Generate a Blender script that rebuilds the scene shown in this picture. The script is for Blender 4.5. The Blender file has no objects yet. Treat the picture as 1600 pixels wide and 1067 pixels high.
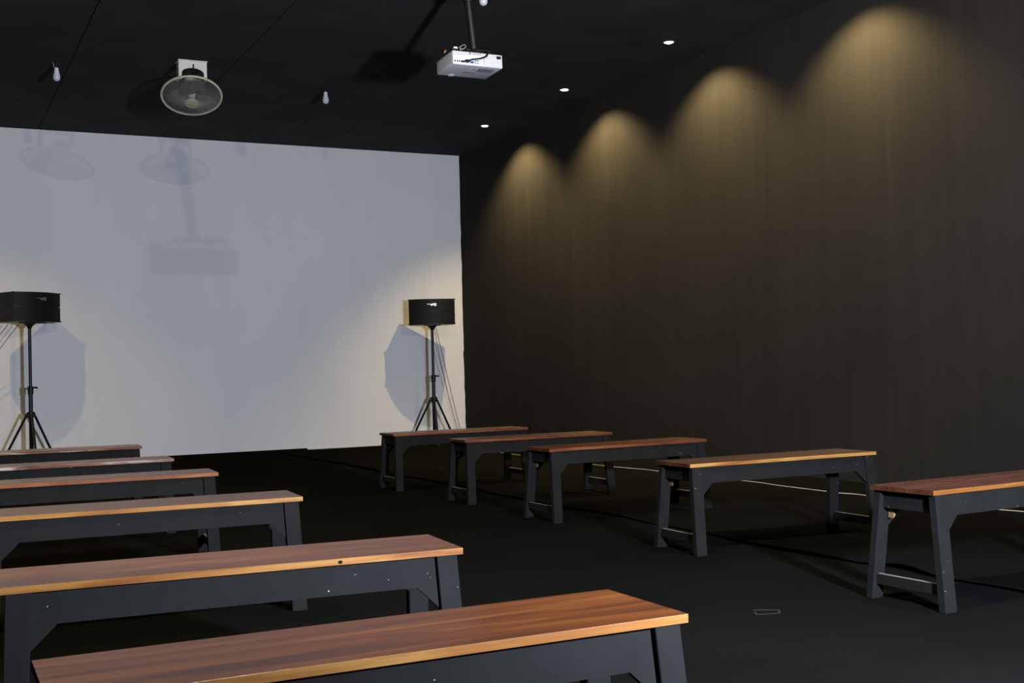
import bpy, bmesh, math, random
from mathutils import Vector, Matrix

random.seed(7)
scene = bpy.context.scene
C = scene.collection
PI = math.pi

# ------------------------------------------------------------------ camera
YAW, PITCH, ROLL, EYE, FPX = 0.46606, 0.02214, -0.02607, 0.95023, 1846.75
cy, sy, cp, sp = math.cos(YAW), math.sin(YAW), math.cos(PITCH), math.sin(PITCH)
fwd = Vector((sy * cp, cy * cp, sp)); right = Vector((cy, -sy, 0)); up = right.cross(fwd)
r2 = right * math.cos(ROLL) + up * math.sin(ROLL)
u2 = -right * math.sin(ROLL) + up * math.cos(ROLL)
cam_d = bpy.data.cameras.new('camera'); cam = bpy.data.objects.new('camera', cam_d); C.objects.link(cam)
cam_d.sensor_width = 36.0; cam_d.lens = FPX * 36.0 / 1600.0; cam_d.clip_start = 0.05; cam_d.clip_end = 200
cam.matrix_world = Matrix(((r2.x, u2.x, -fwd.x, 0), (r2.y, u2.y, -fwd.y, 0), (r2.z, u2.z, -fwd.z, EYE), (0, 0, 0, 1)))
scene.camera = cam

# ------------------------------------------------------------------ world, exposure, lights
w = bpy.data.worlds.new('world'); scene.world = w; w.use_nodes = True
w.node_tree.nodes['Background'].inputs[0].default_value = (0.9, 0.95, 1.0, 1)
w.node_tree.nodes['Background'].inputs[1].default_value = 0.0
vs = scene.view_settings
vs.view_transform = 'Standard'; vs.look = 'None'; vs.exposure = 0.0; vs.gamma = 1.0; vs.use_curve_mapping = False

def aim(o, target):
    d = Vector(target) - o.location
    o.rotation_euler = d.to_track_quat('-Z', 'Y').to_euler()

# photographer's strobe, standing in the aisle to the right of the camera
FLASH_POS = (2.30, 0.15, 1.30)
fd = bpy.data.lights.new('strobe', 'SPOT'); fo = bpy.data.objects.new('strobe', fd); C.objects.link(fo)
fo.location = FLASH_POS; aim(fo, (3.6, 12.0, 2.1))
fd.energy = 2750; fd.color = (0.70, 0.79, 1.0); fd.shadow_soft_size = 0.10
fd.spot_size = math.radians(132); fd.spot_blend = 1.0

WARM = (1.0, 0.76, 0.36)
BULB = (1.0, 0.84, 0.60)
SPOT_W = 280; BULB_W = 235

# room numbers
YS, ZC, XR, XL, YB = 14.242, 3.776, 6.4555, -1.0, -2.6

# ------------------------------------------------------------------ materials
def nmat(name):
    m = bpy.data.materials.new(name); m.use_nodes = True
    nt = m.node_tree; b = nt.nodes['Principled BSDF']
    return m, nt, b
def plain(name, col, rough=0.5, metal=0.0, spec=0.5, noise=0.0, nscale=30):
    m, nt, b = nmat(name)
    b.inputs['Roughness'].default_value = rough; b.inputs['Metallic'].default_value = metal
    b.inputs['Specular IOR Level'].default_value = spec
    b.inputs['Base Color'].default_value = (*col, 1)
    if noise:
        tc = nt.nodes.new('ShaderNodeTexCoord'); n = nt.nodes.new('ShaderNodeTexNoise'); n.inputs['Scale'].default_value = nscale
        n.inputs['Detail'].default_value = 5
        r = nt.nodes.new('ShaderNodeValToRGB')
        r.color_ramp.elements[0].position = 0.3; r.color_ramp.elements[1].position = 0.7
        r.color_ramp.elements[0].color = (*[c * (1 - noise) for c in col], 1)
        r.color_ramp.elements[1].color = (*[min(1, c * (1 + noise)) for c in col], 1)
        nt.links.new(tc.outputs['Object'], n.inputs['Vector']); nt.links.new(n.outputs['Fac'], r.inputs['Fac'])
        nt.links.new(r.outputs['Color'], b.inputs['Base Color'])
    return m
def emis(name, col, strength, base=(0.8, 0.8, 0.8)):
    m, nt, b = nmat(name); b.inputs['Base Color'].default_value = (*base, 1)
    b.inputs['Emission Color'].default_value = (*col, 1); b.inputs['Emission Strength'].default_value = strength
    return m
def L(nt, a, b): nt.links.new(a, b)
def mapping(nt, scale, coord='Object', offset_random=False):
    tc = nt.nodes.new('ShaderNodeTexCoord'); mp = nt.nodes.new('ShaderNodeMapping'); mp.inputs['Scale'].default_value = scale
    L(nt, tc.outputs[coord], mp.inputs['Vector'])
    if offset_random:
        oi = nt.nodes.new('ShaderNodeObjectInfo'); mu = nt.nodes.new('ShaderNodeMath'); mu.operation = 'MULTIPLY'; mu.inputs[1].default_value = 37.0
        L(nt, oi.outputs['Random'], mu.inputs[0]); cx = nt.nodes.new('ShaderNodeCombineXYZ')
        for i in range(3): L(nt, mu.outputs[0], cx.inputs[i])
        L(nt, cx.outputs[0], mp.inputs['Location'])
    return mp
def noise(nt, mp, scale, detail=4, rough=0.5, dist=0.0):
    n = nt.nodes.new('ShaderNodeTexNoise'); n.inputs['Scale'].default_value = scale; n.inputs['Detail'].default_value = detail
    n.inputs['Roughness'].default_value = rough; n.inputs['Distortion'].default_value = dist
    L(nt, mp.outputs[0], n.inputs['Vector']); return n
def ramp(nt, fac, stops):
    r = nt.nodes.new('ShaderNodeValToRGB'); e = r.color_ramp.elements
    e[0].position, e[0].color = stops[0][0], (*stops[0][1], 1)
    e[1].position, e[1].color = stops[-1][0], (*stops[-1][1], 1)
    for p, c in stops[1:-1]:
        k = e.new(p); k.color = (*c, 1)
    L(nt, fac, r.inputs['Fac']); return r
def mix(nt, fac, a, b, mode='MIX'):
    m = nt.nodes.new('ShaderNodeMix'); m.data_type = 'RGBA'; m.blend_type = mode
    if isinstance(fac, float): m.inputs[0].default_value = fac
    else: L(nt, fac, m.inputs[0])
    L(nt, a, m.inputs[6])
    if isinstance(b, tuple): m.inputs[7].default_value = (*b, 1)
    else: L(nt, b, m.inputs[7])
    return m
def bump(nt, b, h, strength=0.2, dist=0.01):
    bp = nt.nodes.new('ShaderNodeBump'); bp.inputs['Strength'].default_value = strength; bp.inputs['Distance'].default_value = dist
    L(nt, h, bp.inputs['Height']); L(nt, bp.outputs[0], b.inputs['Normal'])

def wood(name, stops, rough=0.32, mottled=False, coat=0.45):
    m, nt, b = nmat(name)
    mp = mapping(nt, (0.8, 8, 8), offset_random=True)
    n = noise(nt, mp, 2.4, 5, 0.55, 0.6)
    r = ramp(nt, n.outputs['Fac'], stops)
    mp2 = mapping(nt, (2, 90, 90), offset_random=True); n2 = noise(nt, mp2, 3, 3)
    r2_ = ramp(nt, n2.outputs['Fac'], [(0.35, (0.88, 0.88, 0.88)), (0.65, (1, 1, 1))])
    col = mix(nt, 1.0, r.outputs[0], r2_.outputs[0], 'MULTIPLY')
    # colour of each single board drifts a little
    oi = nt.nodes.new('ShaderNodeObjectInfo')
    r3 = ramp(nt, oi.outputs['Random'], [(0.0, (0.80, 0.72, 0.70)), (0.5, (1, 0.97, 0.93)), (1.0, (1.15, 1.18, 1.1))])
    col2 = mix(nt, 1.0, col.outputs[2], r3.outputs[0], 'MULTIPLY')
    out = col2.outputs[2]
    if mottled:
        mp3 = mapping(nt, (4, 9, 4)); n3 = noise(nt, mp3, 2.2, 8, 0.65, 0.5)
        f = ramp(nt, n3.outputs['Fac'], [(0.47, (0, 0, 0)), (0.56, (1, 1, 1))])
        mm = mix(nt, f.outputs[0], out, (0.060, 0.012, 0.007)); out = mm.outputs[2]
        rr = nt.nodes.new('ShaderNodeMapRange'); rr.inputs[3].default_value = 0.24; rr.inputs[4].default_value = 0.5
        L(nt, f.outputs[0], rr.inputs[0]); L(nt, rr.outputs[0], b.inputs['Roughness'])
    else:
        b.inputs['Roughness'].default_value = rough
    L(nt, out, b.inputs['Base Color'])
    b.inputs['Specular IOR Level'].default_value = 0.5 if coat > 0.2 else 0.12; b.inputs['Coat Weight'].default_value = coat if coat > 0.2 else coat * 0.4; b.inputs['Coat Roughness'].default_value = 0.32
    bump(nt, b, n2.outputs['Fac'], 0.06, 0.002)
    return m

M = {}
M['wood'] = wood('varnished_wood', [(0.30, (0.065, 0.016, 0.0055)), (0.45, (0.110, 0.028, 0.0075)), (0.56, (0.155, 0.044, 0.0100)), (0.72, (0.23, 0.080, 0.017))])
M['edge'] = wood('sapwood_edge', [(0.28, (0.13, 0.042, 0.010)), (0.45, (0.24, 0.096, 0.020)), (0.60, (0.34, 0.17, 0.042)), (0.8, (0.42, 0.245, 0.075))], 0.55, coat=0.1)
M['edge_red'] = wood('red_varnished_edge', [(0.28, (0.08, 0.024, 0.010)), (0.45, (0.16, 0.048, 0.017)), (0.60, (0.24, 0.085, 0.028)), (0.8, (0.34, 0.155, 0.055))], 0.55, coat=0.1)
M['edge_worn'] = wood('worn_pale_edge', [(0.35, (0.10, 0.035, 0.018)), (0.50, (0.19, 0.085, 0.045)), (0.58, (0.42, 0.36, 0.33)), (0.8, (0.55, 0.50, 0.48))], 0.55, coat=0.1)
M['end_grain'] = wood('dark_end_grain', [(0.3, (0.035, 0.012, 0.006)), (0.5, (0.065, 0.022, 0.010)), (0.75, (0.11, 0.042, 0.018))], 0.6, coat=0.0)
M['wood_mottled'] = wood('mottled_varnished_wood', [(0.28, (0.10, 0.035, 0.022)), (0.5, (0.15, 0.062, 0.042)), (0.75, (0.21, 0.095, 0.065))], 0.35, True)
M['wood_dull'] = wood('dull_varnished_wood', [(0.28, (0.055, 0.021, 0.011)), (0.5, (0.095, 0.040, 0.023)), (0.75, (0.15, 0.075, 0.045))], 0.42)
M['raw'] = plain('raw_wood', (0.20, 0.115, 0.045), 0.7, noise=0.15, nscale=20)
M['bare'] = plain('bare_wood', (0.20, 0.185, 0.16), 0.7, noise=0.15, nscale=20)

def paint():
    m, nt, b = nmat('charcoal_paint')
    mp = mapping(nt, (1, 1, 1), offset_random=True)
    n = noise(nt, mp, 9, 5, 0.6); r = ramp(nt, n.outputs['Fac'], [(0.3, (0.0073, 0.0071, 0.0064)), (0.7, (0.0099, 0.0097, 0.0088))])
    n2 = noise(nt, mp, 70, 2, 0.5); f = ramp(nt, n2.outputs['Fac'], [(0.765, (0, 0, 0)), (0.785, (1, 1, 1))])
    mm = mix(nt, f.outputs[0], r.outputs[0], (0.30, 0.29, 0.27))
    L(nt, mm.outputs[2], b.inputs['Base Color']); b.inputs['Roughness'].default_value = 0.78
    b.inputs['Specular IOR Level'].default_value = 0.10
    bump(nt, b, n.outputs['Fac'], 0.08, 0.003)
    return m
M['paint'] = paint()

def wall_dark():
    m, nt, b = nmat('dark_wall_paint')
    mp = mapping(nt, (1, 2.2, 0.09)); n = noise(nt, mp, 3.0, 6, 0.62, 0.3)
    mp2 = mapping(nt, (1, 9, 0.12)); n2 = noise(nt, mp2, 3.0, 4, 0.6)
    mp3 = mapping(nt, (1, 1, 1)); n3 = noise(nt, mp3, 0.8, 4)
    r = ramp(nt, n.outputs['Fac'], [(0.30, (0.0220, 0.0203, 0.0178)), (0.70, (0.0268, 0.0247, 0.0217))])
    r2_ = ramp(nt, n2.outputs['Fac'], [(0.3, (0.95, 0.95, 0.95)), (0.7, (1.04, 1.04, 1.04))])
    c = mix(nt, 1.0, r.outputs[0], r2_.outputs[0], 'MULTIPLY')
    r3 = ramp(nt, n3.outputs['Fac'], [(0.3, (0.9, 0.9, 0.9)), (0.7, (1.07, 1.06, 1.05))])
    c2 = mix(nt, 1.0, c.outputs[2], r3.outputs[0], 'MULTIPLY')
    mp4 = mapping(nt, (1, 26, 9)); n4 = noise(nt, mp4, 1.6, 2)
    f = ramp(nt, n4.outputs['Fac'], [(0.80, (0, 0, 0)), (0.82, (1, 1, 1))])
    c3 = mix(nt, f.outputs[0], c2.outputs[2], (0.12, 0.115, 0.10))
    L(nt, c3.outputs[2], b.inputs['Base Color'])
    b.inputs['Roughness'].default_value = 0.9; b.inputs['Specular IOR Level'].default_value = 0.04
    bump(nt, b, n2.outputs['Fac'], 0.03, 0.003)
    return m
M['wall'] = wall_dark()

def screen_white():
    m, nt, b = nmat('white_screen_paint')
    mp = mapping(nt, (1, 1, 0.35)); n = noise(nt, mp, 1.6, 6, 0.6)
    r = ramp(nt, n.outputs['Fac'], [(0.3, (0.72, 0.72, 0.72)), (0.7, (0.78, 0.78, 0.775))])
    mp2 = mapping(nt, (1, 1, 1)); n2 = noise(nt, mp2, 26, 2); f = ramp(nt, n2.outputs['Fac'], [(0.79, (0, 0, 0)), (0.80, (1, 1, 1))])
    mm = mix(nt, f.outputs[0], r.outputs[0], (0.5, 0.5, 0.5))
    L(nt, mm.outputs[2], b.inputs['Base Color'])
    b.inputs['Roughness'].default_value = 0.85; b.inputs['Specular IOR Level'].default_value = 0.2
    n3 = noise(nt, mp2, 60, 3); bump(nt, b, n3.outputs['Fac'], 0.05, 0.003)
    return m
M['screen'] = screen_white()

def carpet():
    m, nt, b = nmat('black_carpet')
    mp = mapping(nt, (1, 1, 1)); n = noise(nt, mp, 1.3, 6, 0.6)
    r = ramp(nt, n.outputs['Fac'], [(0.3, (0.0058, 0.0059, 0.0056)), (0.7, (0.0082, 0.0083, 0.0078))])
    n2 = noise(nt, mp, 260, 2); r2_ = ramp(nt, n2.outputs['Fac'], [(0.3, (0.7, 0.7, 0.7)), (0.7, (1.25, 1.25, 1.25))])
    c = mix(nt, 1.0, r.outputs[0], r2_.outputs[0], 'MULTIPLY')
    n3 = noise(nt, mp, 42, 1); f = ramp(nt, n3.outputs['Fac'], [(0.83, (0, 0, 0)), (0.84, (1, 1, 1))])
    mm = mix(nt, f.outputs[0], c.outputs[2], (0.10, 0.10, 0.095))
    L(nt, mm.outputs[2], b.inputs['Base Color'])
    b.inputs['Roughness'].default_value = 1.0; b.inputs['Specular IOR Level'].default_value = 0.0
    bump(nt, b, n2.outputs['Fac'], 0.35, 0.004)
    return m
M['carpet'] = carpet()
M['ceil'] = plain('black_ceiling_paint', (0.041, 0.043, 0.0405), 0.9, spec=0.03, noise=0.16, nscale=2.2)
M['gap'] = plain('joint_black', (0.006, 0.006, 0.006), 0.95, spec=0.05)
M['white_plastic'] = plain('white_plastic', (0.66, 0.66, 0.66), 0.38, noise=0.02, nscale=8)
M['grey_plastic'] = plain('grey_plastic', (0.30, 0.31, 0.33), 0.5, noise=0.05, nscale=20)
M['dark_grey'] = plain('dark_grey_plastic', (0.10, 0.10, 0.105), 0.5, noise=0.05, nscale=20)
M['black_plastic'] = plain('black_plastic', (0.007, 0.007, 0.007), 0.45, spec=0.25, noise=0.1, nscale=20)
M['black_metal'] = plain('black_metal', (0.009, 0.009, 0.0095), 0.4, spec=0.3, noise=0.1, nscale=20)
M['grille'] = plain('black_grille_cloth', (0.006, 0.006, 0.006), 0.6, spec=0.2, noise=0.25, nscale=300)
M['logo'] = plain('silver_logo', (0.62, 0.62, 0.62), 0.35, metal=0.4, noise=0.02)
M['blue_plug'] = plain('blue_plastic', (0.03, 0.07, 0.32), 0.45, noise=0.05)
M['copper'] = plain('orange_plastic', (0.55, 0.20, 0.06), 0.5, noise=0.05)
M['red'] = plain('red_plastic', (0.5, 0.03, 0.02), 0.5, noise=0.05)
M['cream'] = plain('cream_plastic', (0.50, 0.44, 0.31), 0.45, noise=0.08, nscale=12)
M['cream_dull'] = plain('dull_cream_plastic', (0.34, 0.31, 0.21), 0.5, noise=0.08, nscale=12)
M['fan_white'] = plain('fan_white_metal', (0.62, 0.62, 0.57), 0.4, noise=0.06, nscale=12)
M['wire_grey'] = plain('guard_wire', (0.20, 0.20, 0.19), 0.4, spec=0.4, noise=0.05)
M['blade'] = plain('fan_blade', (0.09, 0.09, 0.085), 0.4, noise=0.1, nscale=8)
M['bulb_globe'] = plain('frosted_bulb', (0.55, 0.57, 0.62), 0.25, noise=0.02)
M['bulb_neck'] = plain('bulb_neck', (0.68, 0.70, 0.74), 0.4, noise=0.02)
M['bulb_lit'] = emis('lit_bulb', BULB, 12.0)
M['spot_lit'] = emis('lit_downlight', (1.0, 0.90, 0.66), 25.0)
M['spot_trim'] = plain('downlight_trim', (0.10, 0.09, 0.08), 0.4, noise=0.05)
M['wire_cream'] = plain('cream_cable', (0.45, 0.41, 0.33), 0.5, noise=0.05)
M['wire_dark'] = plain('dark_cable', (0.05, 0.045, 0.04), 0.5, noise=0.05)
M['chalk'] = plain('white_scuff', (0.014, 0.014, 0.0135), 0.8, noise=0.4, nscale=120)
M['cream_trim'] = plain('cream_wall_foot', (0.62, 0.58, 0.47), 0.8, noise=0.08)

# ------------------------------------------------------------------ mesh helpers
def obj(name, bm, mats, parent=None, smooth=False):
    bmesh.ops.recalc_face_normals(bm, faces=bm.faces[:])
    me = bpy.data.meshes.new(name); bm.to_mesh(me); bm.free()
    for m in (mats if isinstance(mats, (list, tuple)) else [mats]): me.materials.append(m if not isinstance(m, str) else M[m])
    if smooth:
        for p in me.polygons: p.use_smooth = True
        if smooth != 'all':
            try: me.set_sharp_from_angle(angle=math.radians(35))
            except Exception: pass
    o = bpy.data.objects.new(name, me); C.objects.link(o)
    if parent: o.parent = parent
    return o
def tag(o, label=None, cat=None, group=None, kind=None):
    if label: o['label'] = label
    if cat: o['category'] = cat
    if group: o['group'] = group
    if kind: o['kind'] = kind
    return o
def empty(name, loc=(0, 0, 0), rz=0.0):
    o = bpy.data.objects.new(name, None); C.objects.link(o); o.location = loc; o.rotation_euler = (0, 0, rz)
    o.empty_display_size = 0.05
    return o
def box(bm, x0, x1, y0, y1, z0, z1, mi=0):
    vs_ = [bm.verts.new(p) for p in ((x0, y0, z0), (x1, y0, z0), (x1, y1, z0), (x0, y1, z0), (x0, y0, z1), (x1, y0, z1), (x1, y1, z1), (x0, y1, z1))]
    fs = []
    for q in ((0, 3, 2, 1), (4, 5, 6, 7), (0, 1, 5, 4), (1, 2, 6, 5), (2, 3, 7, 6), (3, 0, 4, 7)):
        f = bm.faces.new([vs_[i] for i in q]); f.material_index = mi; fs.append(f)
    return vs_, fs
def hexa(bm, pts, mi=0):
    vs_ = [bm.verts.new(p) for p in pts]; fs = []
    for q in ((0, 3, 2, 1), (4, 5, 6, 7), (0, 1, 5, 4), (1, 2, 6, 5), (2, 3, 7, 6), (3, 0, 4, 7)):
        f = bm.faces.new([vs_[i] for i in q]); f.material_index = mi; fs.append(f)
    return vs_, fs
def bevel(bm, w_, seg=1):
    bmesh.ops.bevel(bm, geom=bm.edges[:], offset=w_, segments=seg, affect='EDGES', profile=0.5, clamp_overlap=True)
def prism(bm, poly, axis, a, b, mi=0):
    """poly: 2D points; extruded along axis (0,1,2) from a to b"""
    def mk(p, t):
        return ((t, p[0], p[1]), (p[0], t, p[1]), (p[0], p[1], t))[axis]
    A = [bm.verts.new(mk(p, a)) for p in poly]; B = [bm.verts.new(mk(p, b)) for p in poly]
    n = len(poly)
    bm.faces.new(A).material_index = mi; bm.faces.new(B[::-1]).material_index = mi
    for i in range(n):
        bm.faces.new((A[i], B[i], B[(i + 1) % n], A[(i + 1) % n])).material_index = mi
def tube(bm, pts, r, seg=8, cap=True, mi=0):
    pts = [Vector(p) for p in pts]; rings = []
    rr = r if isinstance(r, (list, tuple)) else [r] * len(pts)
    prev = None
    for i, p in enumerate(pts):
        t = (pts[min(i + 1, len(pts) - 1)] - pts[max(i - 1, 0)]).normalized()
        if prev is None:
            a = t.orthogonal().normalized()
        else:
            a = (prev - t * prev.dot(t)); a = a.normalized() if a.length > 1e-6 else t.orthogonal().normalized()
        prev = a; b = t.cross(a)
        rings.append([bm.verts.new(p + (a * math.cos(2 * PI * k / seg) + b * math.sin(2 * PI * k / seg)) * rr[i]) for k in range(seg)])
    for i in range(len(rings) - 1):
        for k in range(seg):
            bm.faces.new((rings[i][k], rings[i][(k + 1) % seg], rings[i + 1][(k + 1) % seg], rings[i + 1][k])).material_index = mi
    if cap:
        bm.faces.new(rings[0][::-1]).material_index = mi; bm.faces.new(rings[-1]).material_index = mi
def lathe(bm, prof, seg=24, mi=0, mat=None, close=True):
    """prof: (r,z) list revolved about z"""
    rings = []
    for r, z in prof:
        if r < 1e-6: rings.append([bm.verts.new((0, 0, z))])
        else: rings.append([bm.verts.new((r * math.cos(2 * PI * k / seg), r * math.sin(2 * PI * k / seg), z)) for k in range(seg)])
    new = [v for rg in rings for v in rg]
    for i in range(len(rings) - 1):
        A, B = rings[i], rings[i + 1]
        for k in range(seg):
            if len(A) == 1 and len(B) == 1: continue
            if len(A) == 1: f = bm.faces.new((A[0], B[k], B[(k + 1) % seg]))
            elif len(B) == 1: f = bm.faces.new((A[k], A[(k + 1) % seg], B[0]))
            else: f = bm.faces.new((A[k], A[(k + 1) % seg], B[(k + 1) % seg], B[k]))
            f.material_index = mi
    if mat is not None: bmesh.ops.transform(bm, matrix=mat, verts=new)
    return new
def torus(bm, R, r, z=0.0, seg=48, s2=8):
    prof = [(R + r * math.cos(2 * PI * k / s2), z + r * math.sin(2 * PI * k / s2)) for k in range(s2 + 1)]
    lathe(bm, prof, seg); bmesh.ops.remove_doubles(bm, verts=bm.verts[:], dist=1e-6)

# ------------------------------------------------------------------ the room
def struct(name, bm, mat, parent=None):
    o = obj(name, bm, mat, parent)
    if parent is None: o['kind'] = 'structure'
    return o
b = bmesh.new(); box(b, XL - .2, XR + .2, YB - .2, YS + .2, -0.12, -0.014); floor = struct('floor', b, 'gap')
tag(floor, 'black carpeted floor in two laid sheets')
SEAM = 3.87
def lift(y):
    bumps = [(3.95, 0.16, 0.030), (3.40, 0.35, 0.012), (5.0, 0.5, 0.012), (6.9, 0.7, 0.010), (4.55, 0.2, 0.010), (8.6, 0.8, 0.012), (11.0, 1.0, 0.014), (2.2, 0.5, 0.01)]
    return 0.006 + 0.75 * sum(h * math.exp(-((y - c) / s) ** 2) for c, s, h in bumps)
def edge_x(y): return SEAM + 0.022 * math.sin(y * 2.3) + 0.014 * math.sin(y * 5.9 + 1) + (0.04 * math.exp(-((y - 3.95) / .18) ** 2))
b = bmesh.new(); box(b, XL, SEAM + 0.40, YB, YS, -0.012, 0.0); obj('carpet_sheet', b, 'carpet', floor)
b = bmesh.new(); rows = []
N = 260
for i in range(N + 1):
    y = YB + (YS - YB) * i / N; e = edge_x(y); h = lift(y); T = 0.004
    up_ = [(0.0, 1.0), (0.03, 0.93), (0.08, 0.7), (0.15, 0.36), (0.24, 0.10), (0.33, 0.0)]
    prof = [(e + d, 0.0006 + T + h * k) for d, k in up_] + [(e + 0.48, 0.0015), (XR, 0.0015), (XR, -0.012), (e + 0.48, -0.004)] + [(e + d, 0.0006 + h * k) for d, k in up_[::-1]]
    rows.append([b.verts.new((x, y, z)) for x, z in prof])
for i in range(N):
    n = len(rows[0])
    for k in range(n): b.faces.new((rows[i][k], rows[i][(k + 1) % n], rows[i + 1][(k + 1) % n], rows[i + 1][k]))
for r_ in (rows[0], rows[-1]): b.faces.new(r_)
obj('carpet_sheet', b, 'carpet', floor, smooth=True)

b = bmesh.new(); box(b, XR, XR + .2, YB - .2, YS + .2, -0.12, ZC + .1); wr = struct('wall_right', b, 'wall'); tag(wr, 'dark painted side wall with warm scallops of light')
b = bmesh.new(); box(b, XL - .2, XL, YB - .2, YS + .2, -0.12, ZC + .1); struct('wall_left', b, 'wall')
b = bmesh.new(); box(b, XL, XR, YB - .2, YB, -0.12, ZC + .1); struct('wall_rear', b, 'wall')
b = bmesh.new(); box(b, XL, XR, YS, YS + .2, -0.12, ZC + .1); wb = struct('wall_back', b, 'screen'); tag(wb, 'white painted projection wall filling the far end')
# ragged black paint edge down the right side of the white wall
b = bmesh.new(); random.seed(3); col = []
z = -0.005
while z < ZC:
    wd = 0.005 + 0.007 * random.random() + (0.007 if random.random() < .12 else 0)
    col.append((wd, z)); z += 0.05 + 0.08 * random.random()
col.append((0.008, ZC))
A = [b.verts.new((XR - wd, YS - 0.002, z)) for wd, z in col]; B2 = [b.verts.new((XR, YS - 0.002, z)) for wd, z in col]
A2 = [b.verts.new((XR - wd, YS, z)) for wd, z in col]
for i in range(len(col) - 1):
    b.faces.new((A[i], B2[i], B2[i + 1], A[i + 1])); b.faces.new((A[i], A[i + 1], A2[i + 1], A2[i]))
struct('trim_1', b, 'wall')
b = bmesh.new(); box(b, XL, 4.29, YS - 0.012, YS, -0.006, 0.022); struct('baseboard_back', b, 'carpet')
b = bmesh.new(); box(b, 4.29, XR - .002, YS - 0.006, YS, -0.006, 0.012); struct('baseboard_right_end', b, 'cream_trim')

b = bmesh.new(); box(b, XL - .2, XR + .2, YB - .2, YS + .2, ZC + 0.014, ZC + .15); ceil = struct('ceiling', b, 'gap'); tag(ceil, 'black panelled ceiling with thin open joints')
seams = [XL, -0.10, 1.25, 2.602, 3.955, 5.38, XR]
for i in range(len(seams) - 1):
    b = bmesh.new(); box(b, seams[i] + 0.0035, seams[i + 1] - 0.0035, YB, YS, ZC, ZC + 0.012)
    obj('ceiling_panel', b, 'ceil', ceil)

# ------------------------------------------------------------------ benches
BL_, BW, BH, BT = 1.196, 0.314, 0.45, 0.018
def bench_meshes():
    d = {}
    def keep(key, o):
        d.setdefault(key, []).append(o.data); bpy.data.objects.remove(o)
    gaps = [0, 0.100, 0.212, BW]
    for i in range(3):
        bm = bmesh.new(); box(bm, 0, BL_, gaps[i] + (0.0001 if i else 0), gaps[i + 1] - (0.0001 if i < 2 else 0), BH - BT, BH)
        outer = [ed for ed in bm.edges if all(v_.co.y < 1e-6 or v_.co.y > BW - 1e-6 for v_ in ed.verts)]
        if outer: bmesh.ops.bevel(bm, geom=outer, offset=0.001, segments=2, affect='EDGES', profile=0.5)
        bmesh.ops.recalc_face_normals(bm, faces=bm.faces[:])
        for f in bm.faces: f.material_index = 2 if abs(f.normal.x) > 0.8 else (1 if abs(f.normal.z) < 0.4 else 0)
        keep('top_board', obj('top_board', bm, ['wood', 'edge', 'end_grain']))
    zt = BH - BT
    LX, LY, OV = 0.060, 0.034, 0.016      # leg section, overhang of the top at the ends
    for ex in (0, 1):
        for ey in (0, 1):
            def X(t): return t if ex == 0 else BL_ - t
            def Y(t): return t if ey == 0 else BW - t
            bm = bmesh.new(); yt, yb = 0.006, -0.041
            xt, xb = OV, 0.0
            hexa(bm, [(X(xb), Y(yb), 0), (X(xb + LX), Y(yb), 0), (X(xb + LX), Y(yb + LY), 0), (X(xb), Y(yb + LY), 0),
                      (X(xt), Y(yt), zt), (X(xt + LX), Y(yt), zt), (X(xt + LX), Y(yt + LY), zt), (X(xt), Y(yt + LY), zt)])
            bmesh.ops.recalc_face_normals(bm, faces=bm.faces[:]); bevel(bm, 0.002, 1)
            keep('leg', obj('leg', bm, 'paint'))
    AH = 0.082
    slope = 0.047 / zt
    for ey in (0, 1):
        def Y(t): return t if ey == 0 else BW - t
        g = 0.066; z0 = zt - AH; zb = z0 - g
        def yy(z): return 0.017 - slope * (zt - z)
        def xl(z): return OV * (z / zt) + LX - 0.004
        half = [(xl(zt), zt), (xl(zb), zb), (xl(z0) + g, z0)]
        poly = half + [(BL_ - x, z_) for x, z_ in half[::-1]]
        bm = bmesh.new()
        fr = [bm.verts.new((x, Y(yy(z_)), z_)) for x, z_ in poly]; bk = [bm.verts.new((x, Y(yy(z_) + .022), z_)) for x, z_ in poly]
        bm.faces.new(fr); bm.faces.new(bk[::-1])
        for i in range(6): bm.faces.new((fr[i], bk[i], bk[(i + 1) % 6], fr[(i + 1) % 6]))
        keep('apron', obj('apron', bm, 'paint'))
    for ex in (0, 1):
        def X(t): return t if ex == 0 else BL_ - t
        bm = bmesh.new(); P = [(0.060, zt - 0.074), (0.080, zt - 0.088), (0.060, zt - 0.112)]
        prism(bm, [(X(x), z_) for x, z_ in P], 1, BW - 0.062, BW - 0.034)
        keep('corner_block', obj('corner_block', bm, 'raw'))
    for ex in (0, 1):
        def X(t): return t if ex == 0 else BL_ - t
        bm = bmesh.new(); box(bm, min(X(OV + 0.018), X(OV + 0.040)), max(X(OV + 0.018), X(OV + 0.040)), 0.034, BW - 0.034, zt - 0.072, zt)
        bevel(bm, 0.0015, 1); keep('end_apron', obj('end_apron', bm, 'paint'))
        bm = bmesh.new(); y0 = 0.006 + LY - slope * (zt - 0.08) - 0.004
        box(bm, min(X(0.018), X(0.040)), max(X(0.018), X(0.040)), y0, BW - y0, 0.058, 0.100)
        bevel(bm, 0.0015, 1)
        for f in bm.faces:
            if f.normal.z > 0.9: f.material_index = 1
        keep('stretcher', obj('stretcher', bm, ['paint', 'bare']))
    return d
BM_ = bench_meshes()
def bench(x, y, a, label, group, top='wood', edge='edge'):
    r = empty('wooden_bench', (x, y, 0), a); tag(r, label, 'bench', group)
    for key, lst in BM_.items():
        for me in lst:
            o = bpy.data.objects.new(key, me); C.objects.link(o); o.parent = r
            if key == 'top_board':
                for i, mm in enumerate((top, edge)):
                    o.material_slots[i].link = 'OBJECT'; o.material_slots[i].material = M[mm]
    return r
GL, GR = 'benches in the row beside the camera', 'benches in the row along the dark wall'
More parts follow.
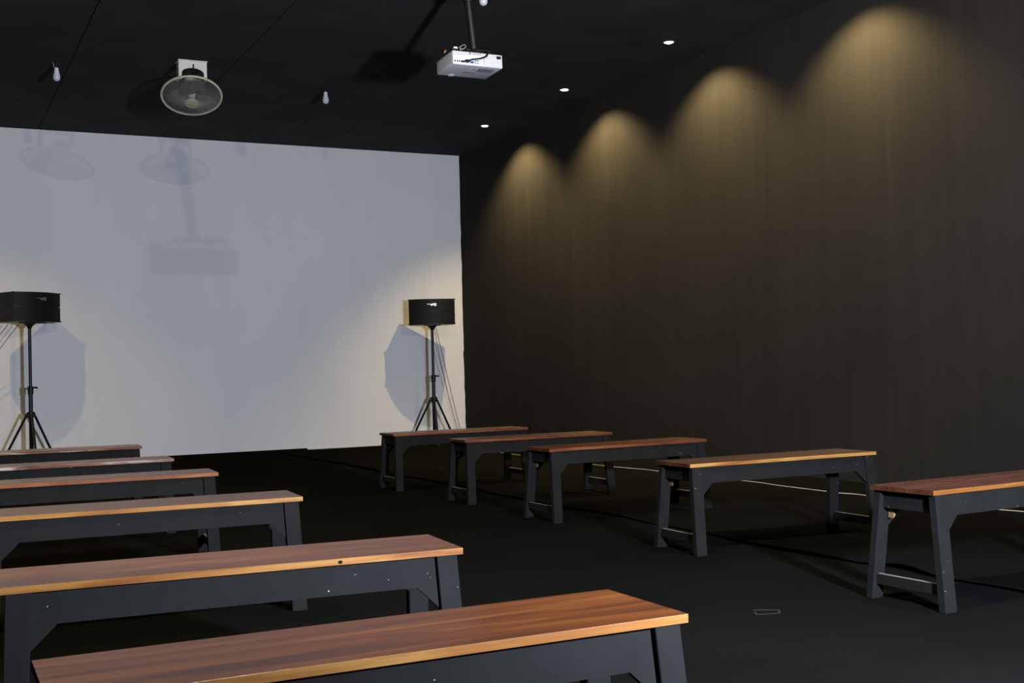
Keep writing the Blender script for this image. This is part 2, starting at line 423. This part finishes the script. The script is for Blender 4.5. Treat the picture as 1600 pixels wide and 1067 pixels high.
bench(0.172, 1.976, -0.007, 'nearest wooden bench, its orange-brown top running out of the bottom of the photo', GL)
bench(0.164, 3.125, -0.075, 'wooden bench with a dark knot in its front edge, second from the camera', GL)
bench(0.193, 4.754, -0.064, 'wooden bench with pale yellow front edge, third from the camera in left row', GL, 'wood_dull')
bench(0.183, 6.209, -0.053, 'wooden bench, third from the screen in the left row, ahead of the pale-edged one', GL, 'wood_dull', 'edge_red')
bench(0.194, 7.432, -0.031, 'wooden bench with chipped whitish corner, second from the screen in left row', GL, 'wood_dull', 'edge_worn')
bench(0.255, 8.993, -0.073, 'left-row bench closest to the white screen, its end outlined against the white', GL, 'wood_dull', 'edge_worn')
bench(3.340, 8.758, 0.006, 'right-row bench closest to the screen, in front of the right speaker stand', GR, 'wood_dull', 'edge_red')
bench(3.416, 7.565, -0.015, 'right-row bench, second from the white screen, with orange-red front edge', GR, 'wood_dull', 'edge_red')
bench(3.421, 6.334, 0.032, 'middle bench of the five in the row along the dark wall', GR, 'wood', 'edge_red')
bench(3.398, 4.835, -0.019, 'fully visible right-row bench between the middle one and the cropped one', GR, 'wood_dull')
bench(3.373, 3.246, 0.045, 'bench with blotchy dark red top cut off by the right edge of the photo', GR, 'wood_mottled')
# knot on the second bench's front edge
bpy.context.view_layer.update()
b2 = [o for o in C.objects if o.name.startswith('wooden_bench')][1]
bm = bmesh.new(); lathe(bm, [(0, 0.0012), (0.006, 0.0009), (0.009, -0.002)], 10, mat=Matrix.Translation((0.845, 0.0003, BH - 0.010)) @ Matrix.Rotation(PI / 2, 4, 'X') @ Matrix.Diagonal((1, .72, 1, 1)))
obj('knot', bm, 'gap', b2, smooth=True)

# ------------------------------------------------------------------ downlights along both side walls
def downlight(x, y, label, group, tilt, power):
    r = empty('downlight', (x, y, ZC)); tag(r, label, 'ceiling light', group)
    bm = bmesh.new(); lathe(bm, [(0.040, -0.001), (0.041, -0.006), (0.050, -0.006), (0.056, 0.0), (0.040, 0.0), (0.040, -0.001)], 28); obj('trim_ring', bm, 'spot_trim', r, smooth=True)
    bm = bmesh.new(); lathe(bm, [(0, -0.014), (0.018, -0.013), (0.030, -0.009), (0.040, -0.002)], 28); obj('lens', bm, 'spot_lit', r, smooth=True)
    ld = bpy.data.lights.new('downlight_lamp', 'SPOT'); lo = bpy.data.objects.new('downlight_lamp', ld); C.objects.link(lo)
    lo.parent = r; lo.location = (0, 0, -0.022)
    ld.energy = power; ld.color = WARM; ld.spot_size = math.radians(118); ld.spot_blend = 0.6; lo.rotation_euler = (0, tilt, 0); ld.shadow_soft_size = 0.02
ys = [12.36, 10.46, 8.58, 6.70]
lab = ['small lit ceiling downlight nearest the white screen', 'small lit ceiling downlight between two others, right of the projector', 'small lit ceiling downlight farthest from the screen in view', 'downlight just above the picture, lighting the rightmost pool on the dark wall']
for i, y in enumerate(ys):
    downlight(5.935, y, lab[i], 'downlights along the right wall', math.radians(-16), SPOT_W)
for i, y in enumerate(ys):
    downlight(0.40, y, ['first', 'second', 'third', 'fourth'][i] + ' downlight from the screen in the row left of the picture', 'downlights of the left row', math.radians(5), SPOT_W * 0.45)

# ------------------------------------------------------------------ hanging led bulbs
def bulb(x, y, drop, label, lit=False, wire=False):
    r = empty('led_bulb', (x, y, ZC)); tag(r, label, 'light bulb', 'bulbs hanging under the ceiling')
    h = drop
    bm = bmesh.new(); lathe(bm, [(0, 0), (0.030, 0), (0.030, -0.012), (0.019, -0.016), (0.019, -(h - 0.118)), (0, -(h - 0.118))], 18); obj('socket', bm, 'black_plastic', r, smooth=True)
    z0 = -(h - 0.118)
    bm = bmesh.new(); lathe(bm, [(0.0, z0), (0.0165, z0), (0.018, z0 - .004), (0.0195, z0 - .03), (0.025, z0 - .052), (0.0295, z0 - .066), (0.0, z0 - .066)], 24); obj('bulb_body', bm, 'bulb_neck', r, smooth=True)
    z1 = z0 - .066
    bm = bmesh.new(); lathe(bm, [(0.0298, z1), (0.0315, z1 - .010), (0.0315, z1 - .020), (0.0285, z1 - .034), (0.022, z1 - .044), (0.012, z1 - .0505), (0, z1 - .052)], 24); obj('globe', bm, 'bulb_lit' if lit else 'bulb_globe', r, smooth='all')
    if wire:
        bm = bmesh.new(); tube(bm, [(-0.012, -0.012, z0 - .004), (-0.024, -0.012, z0 + .006), (-0.022, -.012, z0 + .028), (-0.032, -0.01, z0 + .046)], 0.0025, 6); obj('wire', bm, 'wire_cream', r, smooth=True)
    if lit:
        ld = bpy.data.lights.new('bulb_lamp', 'POINT'); lo = bpy.data.objects.new('bulb_lamp', ld); C.objects.link(lo); lo.parent = r
        lo.location = (0, 0, z1 - .080); ld.energy = BULB_W; ld.color = BULB; ld.shadow_soft_size = 0.025
bulb(1.14, 11.17, 0.165, 'unlit white bulb left of the ceiling fan', wire=True)
bulb(3.66, 11.26, 0.155, 'unlit white bulb between the ceiling fan and the projector')
bulb(3.755, 7.79, 0.158, 'unlit white bulb at the top edge beside the projector pole')
bulb(3.90, 3.35, 0.122, 'lit bulb above the picture on the projector side', lit=True)
bulb(1.14, 3.35, 0.122, 'lit bulb above the picture over the left row', lit=True)

# ------------------------------------------------------------------ ceiling fan
fan = empty('ceiling_fan', (2.236, 10.72, ZC)); tag(fan, 'small cream ceiling fan with round wire guard on white bracket', 'fan')
bm = bmesh.new(); box(bm, -0.130, 0.130, -0.07, 0.07, -0.010, 0); bevel(bm, 0.003, 2); obj('ceiling_plate', bm, 'fan_white', fan)
# U bracket with arched opening
bm = bmesh.new(); arch = [(-0.118, -0.008), (0.118, -0.008), (0.124, -0.04), (0.120, -0.175), (0.100, -0.175), (0.098, -0.115)]
for k in range(9):
    a = k * PI / 8; arch.append((0.098 * math.cos(a), -0.115 + 0.048 * math.sin(a)))
arch += [(-0.100, -0.175), (-0.120, -0.175), (-0.124, -0.04)]
prism(bm, arch, 1, -0.055, -0.045); obj('bracket', bm, 'fan_white', fan)
bm = bmesh.new()
for s in (-1, 1): box(bm, s * 0.120 - .005, s * 0.120 + .005, -0.052, 0.05, -0.175, -0.008)
obj('bracket_side', bm, 'fan_white', fan)
bm = bmesh.new(); tube(bm, [(0.004, -0.060, -0.035), (0.004, -0.062, -0.075), (0.006, -0.055, -0.11)], 0.006, 8); obj('pull_switch', bm, 'black_plastic', fan, smooth=True)
TILT = math.radians(27)
head = empty('fan_head', (0, 0.02, -0.302)); head.parent = fan; head.rotation_euler = (-TILT, 0, math.radians(-12))
R_ = 0.262
bm = bmesh.new(); torus(bm, R_, 0.011, 0.0, 56, 8); obj('guard_rim', bm, 'cream', head, smooth='all')
def dome(r, front):
    t = r / R_
    return (-0.092 * (1 - t ** 2.2)) if front else (0.075 * (1 - t ** 3))
bm = bmesh.new()
for k in range(110):
    a = 2 * PI * k / 110; tw = 0.35
    tube(bm, [(r * math.cos(a + tw * (1 - r / R_)), r * math.sin(a + tw * (1 - r / R_)), dome(r, True)) for r in (0.05, 0.10, 0.155, 0.21, R_)], 0.0012, 4, cap=False)
for rr in (0.11, 0.18):
    tube(bm, [(rr * math.cos(2 * PI * k / 40), rr * math.sin(2 * PI * k / 40), dome(rr, True) + .0015) for k in range(41)], 0.0013, 4, cap=False)
g_ = obj('front_guard', bm, 'wire_grey', head, smooth='all'); g_['kind'] = 'stuff'
bm = bmesh.new()
for k in range(48):
    a = 2 * PI * k / 48
    tube(bm, [(r * math.cos(a), r * math.sin(a), dome(r, False)) for r in (0.06, 0.14, 0.21, R_)], 0.0013, 4, cap=False)
g_ = obj('rear_guard', bm, 'wire_grey', head, smooth='all'); g_['kind'] = 'stuff'
bm = bmesh.new(); lathe(bm, [(0, -0.106), (0.038, -0.105), (0.060, -0.098), (0.063, -0.088), (0, -0.086)], 32); obj('hub_badge', bm, 'cream_dull', head, smooth=True)
bm = bmesh.new(); lathe(bm, [(0, 0.19), (0.045, 0.185), (0.065, 0.165), (0.070, 0.08), (0.05, 0.06), (0.03, 0.0), (0.028, -0.04), (0, -0.045)], 28); obj('motor', bm, 'fan_white', head, smooth=True)
for j in range(3):
    bm = bmesh.new(); rows = []
    for i in range(7):
        r = 0.03 + (0.225 - 0.03) * i / 6; wdt = 0.045 + 0.075 * math.sin(PI * min(1, .2 + .72 * i / 6)); tw = math.radians(28 - 12 * i / 6)
        rows.append([bm.verts.new((r, s * wdt * math.cos(tw) + .02 * i / 6, s * wdt * math.sin(tw) * .5 - .01 + dz)) for s, dz in ((-1, 0), (0, .004), (1, 0), (1, .003), (0, .007), (-1, .003))])
    for i in range(6):
        for k in range(6): bm.faces.new((rows[i][k], rows[i][(k + 1) % 6], rows[i + 1][(k + 1) % 6], rows[i + 1][k]))
    bm.faces.new(rows[0]); bm.faces.new(rows[-1][::-1])
    bmesh.ops.transform(bm, matrix=Matrix.Rotation(j * 2 * PI / 3 + .5, 4, 'Z'), verts=bm.verts[:])
    obj('blade', bm, 'blade', head, smooth='all')

# ------------------------------------------------------------------ projector
mount = empty('projector_mount', (3.47, 7.50, ZC)); tag(mount, 'black ceiling pole holding the projector', 'mount')
bm = bmesh.new(); lathe(bm, [(0, 0), (0.075, 0), (0.075, -0.008), (0.03, -0.02), (0, -0.02)], 28); obj('ceiling_flange', bm, 'black_metal', mount, smooth=True)
def pole_pt(t): return Vector((0.07 * t, 0.02 * t, -0.57 * t))
bm = bmesh.new(); tube(bm, [pole_pt(0.02), pole_pt(0.42)], 0.035, 18); obj('upper_tube', bm, 'black_metal', mount, smooth=True)
bm = bmesh.new(); tube(bm, [pole_pt(0.36), pole_pt(1.0)], 0.028, 18); obj('lower_tube', bm, 'black_metal', mount, smooth=True)
bm = bmesh.new(); tube(bm, [pole_pt(0.385), pole_pt(0.425)], 0.040, 18); obj('collar', bm, 'black_metal', mount, smooth=True)
bm = bmesh.new(); p = pole_pt(0.40); tube(bm, [p + Vector((-.03, -.01, 0)), p + Vector((-.075, -.02, 0.012))], [.012, .016], 12); obj('clamp_knob', bm, 'black_plastic', mount, smooth=True)
bm = bmesh.new(); e = pole_pt(1.0); box(bm, e.x - 0.10, e.x + 0.13, e.y + .005, e.y + 0.20, e.z - 0.008, e.z + 0.006); bevel(bm, .002, 1); obj('mount_plate', bm, 'black_metal', mount)
bm = bmesh.new()
for (px_, py_) in ((-0.14, .04), (0.15, .04), (-0.12, .20), (0.14, .22)):
    tube(bm, [e + Vector((px_ * .3, py_ * .6 + .03, -0.002)), e + Vector((px_, py_, -0.004)), e + Vector((px_, py_, -0.030))], 0.008, 8)
obj('mount_arm', bm, 'black_metal', mount)

PX0, PX1, PY0, PY1, PZ0, PZ1 = 3.347, 3.733, 7.452, 7.74, 3.070, 3.168
PW, PD, PH = PX1 - PX0, PY1 - PY0, PZ1 - PZ0
proj = empty('projector', (PX0, PY0, PZ0)); proj.rotation_euler = (math.radians(-2.2), 0, 0)
tag(proj, 'white projector hanging upside down from the ceiling pole', 'projector')
bm = bmesh.new(); vv, ff = box(bm, 0, PW, 0, PD, 0, PH); bevel(bm, 0.009, 3); obj('body', bm, 'white_plastic', proj, smooth=True)
# rear face details lie on y=0 (towards the camera)
def plate(name, x0, x1, z0, z1, mat, parent, d=0.0012, y=0.0):
    bm = bmesh.new(); box(bm, x0, x1, y - d, y + 0.001, z0, z1); return obj(name, bm, mat, parent)
panel = plate('connector_panel', 0.040, 0.235, 0.012, 0.070, plain('panel_white', (0.74, 0.74, 0.77), .4, noise=.02), proj)
for x in (0.016, 0.034, 0.050): plate('port', x - .005, x + .005, 0.018, 0.028, 'black_plastic', panel, .002)
for x in (0.073, 0.109, 0.145): plate('vga_port', x - .013, x + .013, 0.016, 0.029, 'blue_plug' if x > .08 else 'black_plastic', panel, .004)
plate('vga_port', 0.142, 0.165, 0.040, 0.050, 'blue_plug', panel, .004)
for x in (0.172, 0.190):
    for z in (0.020, 0.036):
        bm = bmesh.new(); lathe(bm, [(0, .004), (.005, .004), (.005, 0), (0, 0)], 12, mat=Matrix.Translation((x, 0, z)) @ Matrix.Rotation(PI / 2, 4, 'X')); obj('audio_jack', bm, 'dark_grey', panel, smooth=True)
plate('panel_line', 0.236, 0.2385, 0.012, 0.078, 'grey_plastic', proj)
plate('panel_line', 0.012, 0.150, 0.0735, 0.075, 'grey_plastic', proj)
for k in range(5): plate('vent_slot', 0.156 + k * .0135, 0.164 + k * .0135, 0.079, 0.089, 'grey_plastic', proj)
plate('rating_label', 0.315, 0.370, 0.034, 0.056, plain('label_grey', (0.62, 0.62, 0.61), .5, noise=.03), proj)
plate('label_block', 0.015, 0.032, 0.048, 0.066, plain('label_grey2', (0.70, 0.70, 0.70), .5, noise=.03), proj)
plate('power_plug', 0.338, 0.368, 0.064, 0.082, 'black_plastic', proj, .010)
plate('notch', 0.128, 0.138, 0.080, 0.098, 'dark_grey', proj)
# left side seams
for y in (0.02, 0.04, 0.30 * .9):
    bm = bmesh.new(); box(bm, -0.001, 0.001, y, y + .002, 0.012, PH - .012); obj('side_seam', bm, 'grey_plastic', proj)
bm = bmesh.new()
for k in range(9): box(bm, -0.0012, 0.001, 0.06 + k * .022, 0.064 + k * .022, 0.018, PH - .018)
obj('side_vent', bm, 'grey_plastic', proj)
# underside
def under(name, x0, x1, y0, y1, mat, d=0.0015):
    bm = bmesh.new(); box(bm, x0, x1, y0, y1, -d, 0.001); return obj(name, bm, mat, proj)
under('vent_grille', 0.225, 0.345, 0.045, 0.125, 'grey_plastic')
under('lid_line', 0.150, 0.240, 0.158, 0.172, 'dark_grey')
under('indicator_mark', 0.183, 0.198, 0.070, 0.082, 'red')
under('indicator_mark', 0.202, 0.216, 0.060, 0.066, 'white_plastic', .002)
under('indicator_mark', 0.166, 0.180, 0.060, 0.066, 'white_plastic', .002)
bm = bmesh.new(); lathe(bm, [(0, -.005), (.020, -.005), (.024, 0), (0, 0.002)], 18, mat=Matrix.Translation((0.10, 0.262, 0))); obj('foot', bm, 'white_plastic', proj, smooth=True)
bm = bmesh.new(); lathe(bm, [(0, .004), (0.030, .006), (0.036, .018), (.040, .014), (.040, -.004), (0, -.004)], 24, mat=Matrix.Translation((0.11, PD, PH * .5)) @ Matrix.Rotation(-PI / 2, 4, 'X')); obj('lens', bm, 'black_plastic', proj, smooth=True)
def cable(name, pts, r, mat, parent=None, seg=8, sub=6):
    P = [Vector(p) for p in pts]; out = []
    for i in range(len(P) - 1):
        p0, p1, p2, p3 = P[max(i - 1, 0)], P[i], P[i + 1], P[min(i + 2, len(P) - 1)]
        for k in range(sub):
            t = k / sub
            out.append(0.5 * ((2 * p1) + (-p0 + p2) * t + (2 * p0 - 5 * p1 + 4 * p2 - p3) * t * t + (-p0 + 3 * p1 - 3 * p2 + p3) * t ** 3))
    out.append(P[-1])
    bm = bmesh.new(); tube(bm, out, r, seg); return obj(name, bm, mat, parent, smooth='all')
cb = empty('video_cable', (PX0, PY0 - 0.002, PZ0 + 0.002)); tag(cb, 'black video cable plugged into the back of the projector', 'cable')
cable('cord', [(0.115, -0.020, 0.026), (0.14, -0.030, 0.034), (0.20, -0.030, 0.046), (0.245, -0.026, 0.066), (0.262, -0.012, 0.092), (0.262, 0.02, 0.112), (0.20, 0.06, 0.112), (0.13, 0.06, 0.118)], 0.0055, 'black_plastic', cb)
bm = bmesh.new(); box(bm, 0.086, 0.120, -0.028, -0.002, 0.016, 0.031); bevel(bm, .003, 1); obj('plug', bm, 'black_plastic', cb)
cw = empty('coiled_cable', (PX0, PY0, PZ0)); tag(cw, 'thin white cable coiled on top of the projector', 'cable')
cable('cord', [(0.070, 0.02, 0.106), (0.06, 0.02, 0.125), (0.075, 0.03, 0.138), (0.10, 0.03, 0.150), (0.115, .03, .142), (0.10, .03, .125), (0.078, .03, .118), (0.07, .02, .130), (0.095, .02, .146), (0.110, .02, .136), (0.09, .02, .116), (0.066, .02, .108)], 0.0022, 'grey_plastic', cw, 6)
bm = bmesh.new(); box(bm, 0.018, 0.050, 0.02, 0.045, 0.104, 0.130); bevel(bm, .006, 2); obj('adapter', bm, 'white_plastic', cw, smooth=True)
bm = bmesh.new(); box(bm, 0.000, 0.054, 0.010, 0.05, 0.0995, 0.113); bevel(bm, .004, 2); obj('tape', bm, 'black_plastic', cw, smooth=True)
pc = empty('power_adapter', (PX0, PY0, PZ0)); tag(pc, 'black power block with orange end on top of the projector', 'adapter')
bm = bmesh.new(); box(bm, -0.020, 0.012, 0.10, 0.16, 0.106, 0.134); bevel(bm, .005, 2); obj('block', bm, 'black_plastic', pc, smooth=True)
bm = bmesh.new(); tube(bm, [(-0.014, 0.10, 0.112), (-0.022, 0.088, 0.102)], .007, 10); obj('orange_end', bm, 'copper', pc, smooth=True)

# ------------------------------------------------------------------ speakers on stands
def speaker(x, y, z, rz, label, logo_dim):
    r = empty('loudspeaker', (x, y, z), rz); tag(r, label, 'speaker', 'loudspeakers before the screen')
    Wd, H_ = 0.575, 0.318
    # plan: convex front (towards -y), straight cheeks, tapered rear
    front = [(-Wd / 2 + Wd * k / 12, -0.105 - 0.075 * (1 - (2 * k / 12 - 1) ** 2)) for k in range(13)]
    plan = front + [(Wd / 2 - .004, 0.165), (-Wd / 2 + .004, 0.165)]
    bm = bmesh.new(); inner = [(px * .985, py + .012) for px, py in front] + plan[13:]
    prism(bm, inner, 2, 0, H_); bevel(bm, .004, 2); obj('cabinet', bm, 'black_plastic', r)
    for nm, z0, z1 in (('lower_grille', 0.012, H_ * .502), ('upper_grille', H_ * .524, H_ - 0.010)):
        bm = bmesh.new(); prism(bm, [(px, py) for px, py in front] + [(px * .99, py + .02) for px, py in front[::-1]], 2, z0, z1); obj(nm, bm, 'grille', r, smooth=True)
    for sx in (-1, 1):
        for zz in (0.0, H_ - .012):
            bm = bmesh.new(); box(bm, sx * Wd / 2 - .010, sx * Wd / 2 + .010, -0.115, -0.085, zz, zz + .012); bevel(bm, .003, 1); obj('corner_guard', bm, 'black_plastic', r)
    # maker's badge: a thin bar running into three block strokes
    bm = bmesh.new(); yb = -0.1835
    for (x0, x1, z0, z1) in ((-0.070, 0.01, 0.249, 0.254), (-0.030, 0.022, 0.240, 0.246), (-0.022, -0.010, 0.231, 0.244), (-0.004, 0.010, 0.236, 0.258), (0.012, 0.036, 0.256, 0.262), (0.014, 0.022, 0.232, 0.260), (0.018, 0.046, 0.243, 0.249), (0.034, 0.046, 0.231, 0.262), (0.020, 0.046, 0.228, 0.234)):
        box(bm, x0 + .01, x1 + .01, yb, yb + .006, z0, z1)
    obj('badge', bm, 'logo' if not logo_dim else plain('dim_badge', (0.16, 0.16, 0.16), .4, noise=.02), r)
    bm = bmesh.new(); box(bm, -0.11, 0.11, -0.09, 0.07, -0.012, 0.0); bevel(bm, .003, 1); obj('bottom_plate', bm, 'black_metal', r)
    return r
def stand(x, y, ztop, label, rot):
    r = empty('speaker_stand', (x, y, 0), rot); tag(r, label, 'stand', 'tripod speaker stands')
    bm = bmesh.new(); tube(bm, [(0, 0, 0.70), (0, 0, ztop)], 0.0175, 16); obj('inner_tube', bm, 'black_metal', r, smooth=True)
    bm = bmesh.new(); tube(bm, [(0, 0, 0.10), (0, 0, 0.86)], 0.0225, 16); obj('outer_tube', bm, 'black_metal', r, smooth=True)
    bm = bmesh.new(); tube(bm, [(0, 0, 0.80), (0, 0, 0.885)], 0.030, 16); obj('height_collar', bm, 'black_plastic', r, smooth=True)
    bm = bmesh.new(); tube(bm, [(-0.02, -.005, 0.865), (-0.055, -.012, 0.872), (-0.075, -.015, 0.862)], [.008, .012, .008], 10); obj('height_pin', bm, 'black_plastic', r, smooth=True)
    bm = bmesh.new(); lathe(bm, [(0.0176, ztop - .06), (0.03, ztop - .035), (0.062, ztop - .004), (0.062, ztop), (0, ztop)], 20); obj('top_cup', bm, 'black_plastic', r, smooth=True)
    bm = bmesh.new(); lathe(bm, [(0.023, 0.545), (0.042, 0.55), (0.046, 0.59), (0.042, 0.605), (0.023, 0.61)], 20); obj('leg_hub', bm, 'black_plastic', r, smooth=True)
    for k in range(3):
        a = PI / 2 + k * 2 * PI / 3; d = Vector((math.cos(a), math.sin(a), 0))
        bm = bmesh.new(); tube(bm, [d * 0.04 + Vector((0, 0, 0.585)), d * 0.345 + Vector((0, 0, 0.016))], 0.0135, 10); lg = obj('leg', bm, 'black_metal', r, smooth=True)
        bm = bmesh.new(); tube(bm, [d * 0.335 + Vector((0, 0, 0.035)), d * 0.352 + Vector((0, 0, 0.0))], 0.018, 10); obj('rubber_foot', bm, 'black_plastic', lg, smooth=True)
        bm = bmesh.new(); tube(bm, [d * 0.022 + Vector((0, 0, 0.10)), d * 0.270 + Vector((0, 0, 0.156))], 0.007, 8); obj('brace', bm, 'black_metal', r, smooth=True)
    return r
SR, SL = (5.795, 13.75), (1.083, 13.75)
stand(SR[0], SR[1], 1.505, 'black tripod speaker stand near the right end of the screen', math.radians(165))
stand(SL[0], SL[1], 1.565, 'black tripod speaker stand at the left edge of the photo', math.radians(185))
speaker(SR[0], SR[1], 1.517, math.radians(-22), 'black loudspeaker with silver badge beside the corner with the dark wall', False)
speaker(SL[0] + .02, SL[1], 1.577, math.radians(31), 'black loudspeaker at the left edge of the photo', True)
for (s, lb, dirx) in ((SR, 'pair of thin speaker wires running down to the floor beside the dark wall', 1), (SL, 'pair of thin speaker wires running out of the photo at left', -1)):
    r = empty('speaker_wire', (s[0], s[1], 0)); tag(r, lb, 'cable', 'speaker wires')
    for q, dd in ((0, 0.0), (1, 0.035)):
        if dirx > 0: pts = [(0.075 - dd * .6, 0.05, 1.48), (0.18 - dd * 1.2, 0.12, 1.15), (0.37 - dd * 1.5, 0.27, 0.60), (0.53 - dd * 1.2, 0.39, 0.16), (0.57 - dd * 1.2, 0.42, 0.004)]
        else: pts = [(-0.10 - dd * 3, 0.10, 1.56), (-0.30 - dd * 3, 0.18, 1.28), (-0.75 - dd * 3, 0.36, 0.60), (-1.1 - dd * 3, 0.42, 0.10), (-1.2 - dd * 3, 0.44, 0.004)]
        cable('wire', pts, 0.0035, 'wire_dark', r, 6)

# ------------------------------------------------------------------ things on the floor
cpts = [(5.86, 12.6), (5.80, 11.4), (5.82, 10.6), (5.80, 10.14), (5.765, 9.82), (5.775, 9.5), (5.80, 9.23), (5.835, 9.0), (5.83, 8.76), (5.85, 8.2), (5.85, 7.73), (5.86, 7.4), (5.83, 7.15), (5.82, 6.62), (5.815, 6.47), (5.85, 6.33), (5.84, 6.13), (5.87, 5.6), (5.90, 5.2), (5.94, 5.0), (5.98, 4.4), (6.0, 3.2)]
o = cable('floor_cable', [(x, y, 0.003) for x, y in cpts], 0.0032, 'wire_cream', None, 8, 5); tag(o, 'thin cream cable lying on the floor along the dark wall', 'cable')
# chalky scuff left on the carpet: a thin open rectangle of tape residue
bm = bmesh.new(); q = [(2.84, 3.655), (2.925, 3.605), (2.885, 3.555), (2.80, 3.585)]
rnd = random.Random(5)
for i in range(4):
    a, c_ = Vector((*q[i], 0)), Vector((*q[(i + 1) % 4], 0)); d = (c_ - a); n_ = Vector((-d.y, d.x, 0)).normalized()
    if i == 3: c_ = a + d * .55
    m_ = 5; ws = [0.0018 + .002 * rnd.random() for _ in range(m_ + 1)]
    for k in range(m_):
        p0 = a + (c_ - a) * k / m_; p1 = a + (c_ - a) * (k + 1) / m_
        hexa(bm, [(*(p0 - n_ * ws[k])[:2], 0.0), (*(p1 - n_ * ws[k + 1])[:2], 0.0), (*(p1 + n_ * ws[k + 1])[:2], 0.0), (*(p0 + n_ * ws[k])[:2], 0.0),
                  (*(p0 - n_ * ws[k])[:2], 0.0009), (*(p1 - n_ * ws[k + 1])[:2], 0.0009), (*(p1 + n_ * ws[k + 1])[:2], 0.0009), (*(p0 + n_ * ws[k])[:2], 0.0009)])
o = obj('tape_residue', bm, 'chalk'); tag(o, 'small pale rectangle of tape residue on the black carpet', 'tape mark')
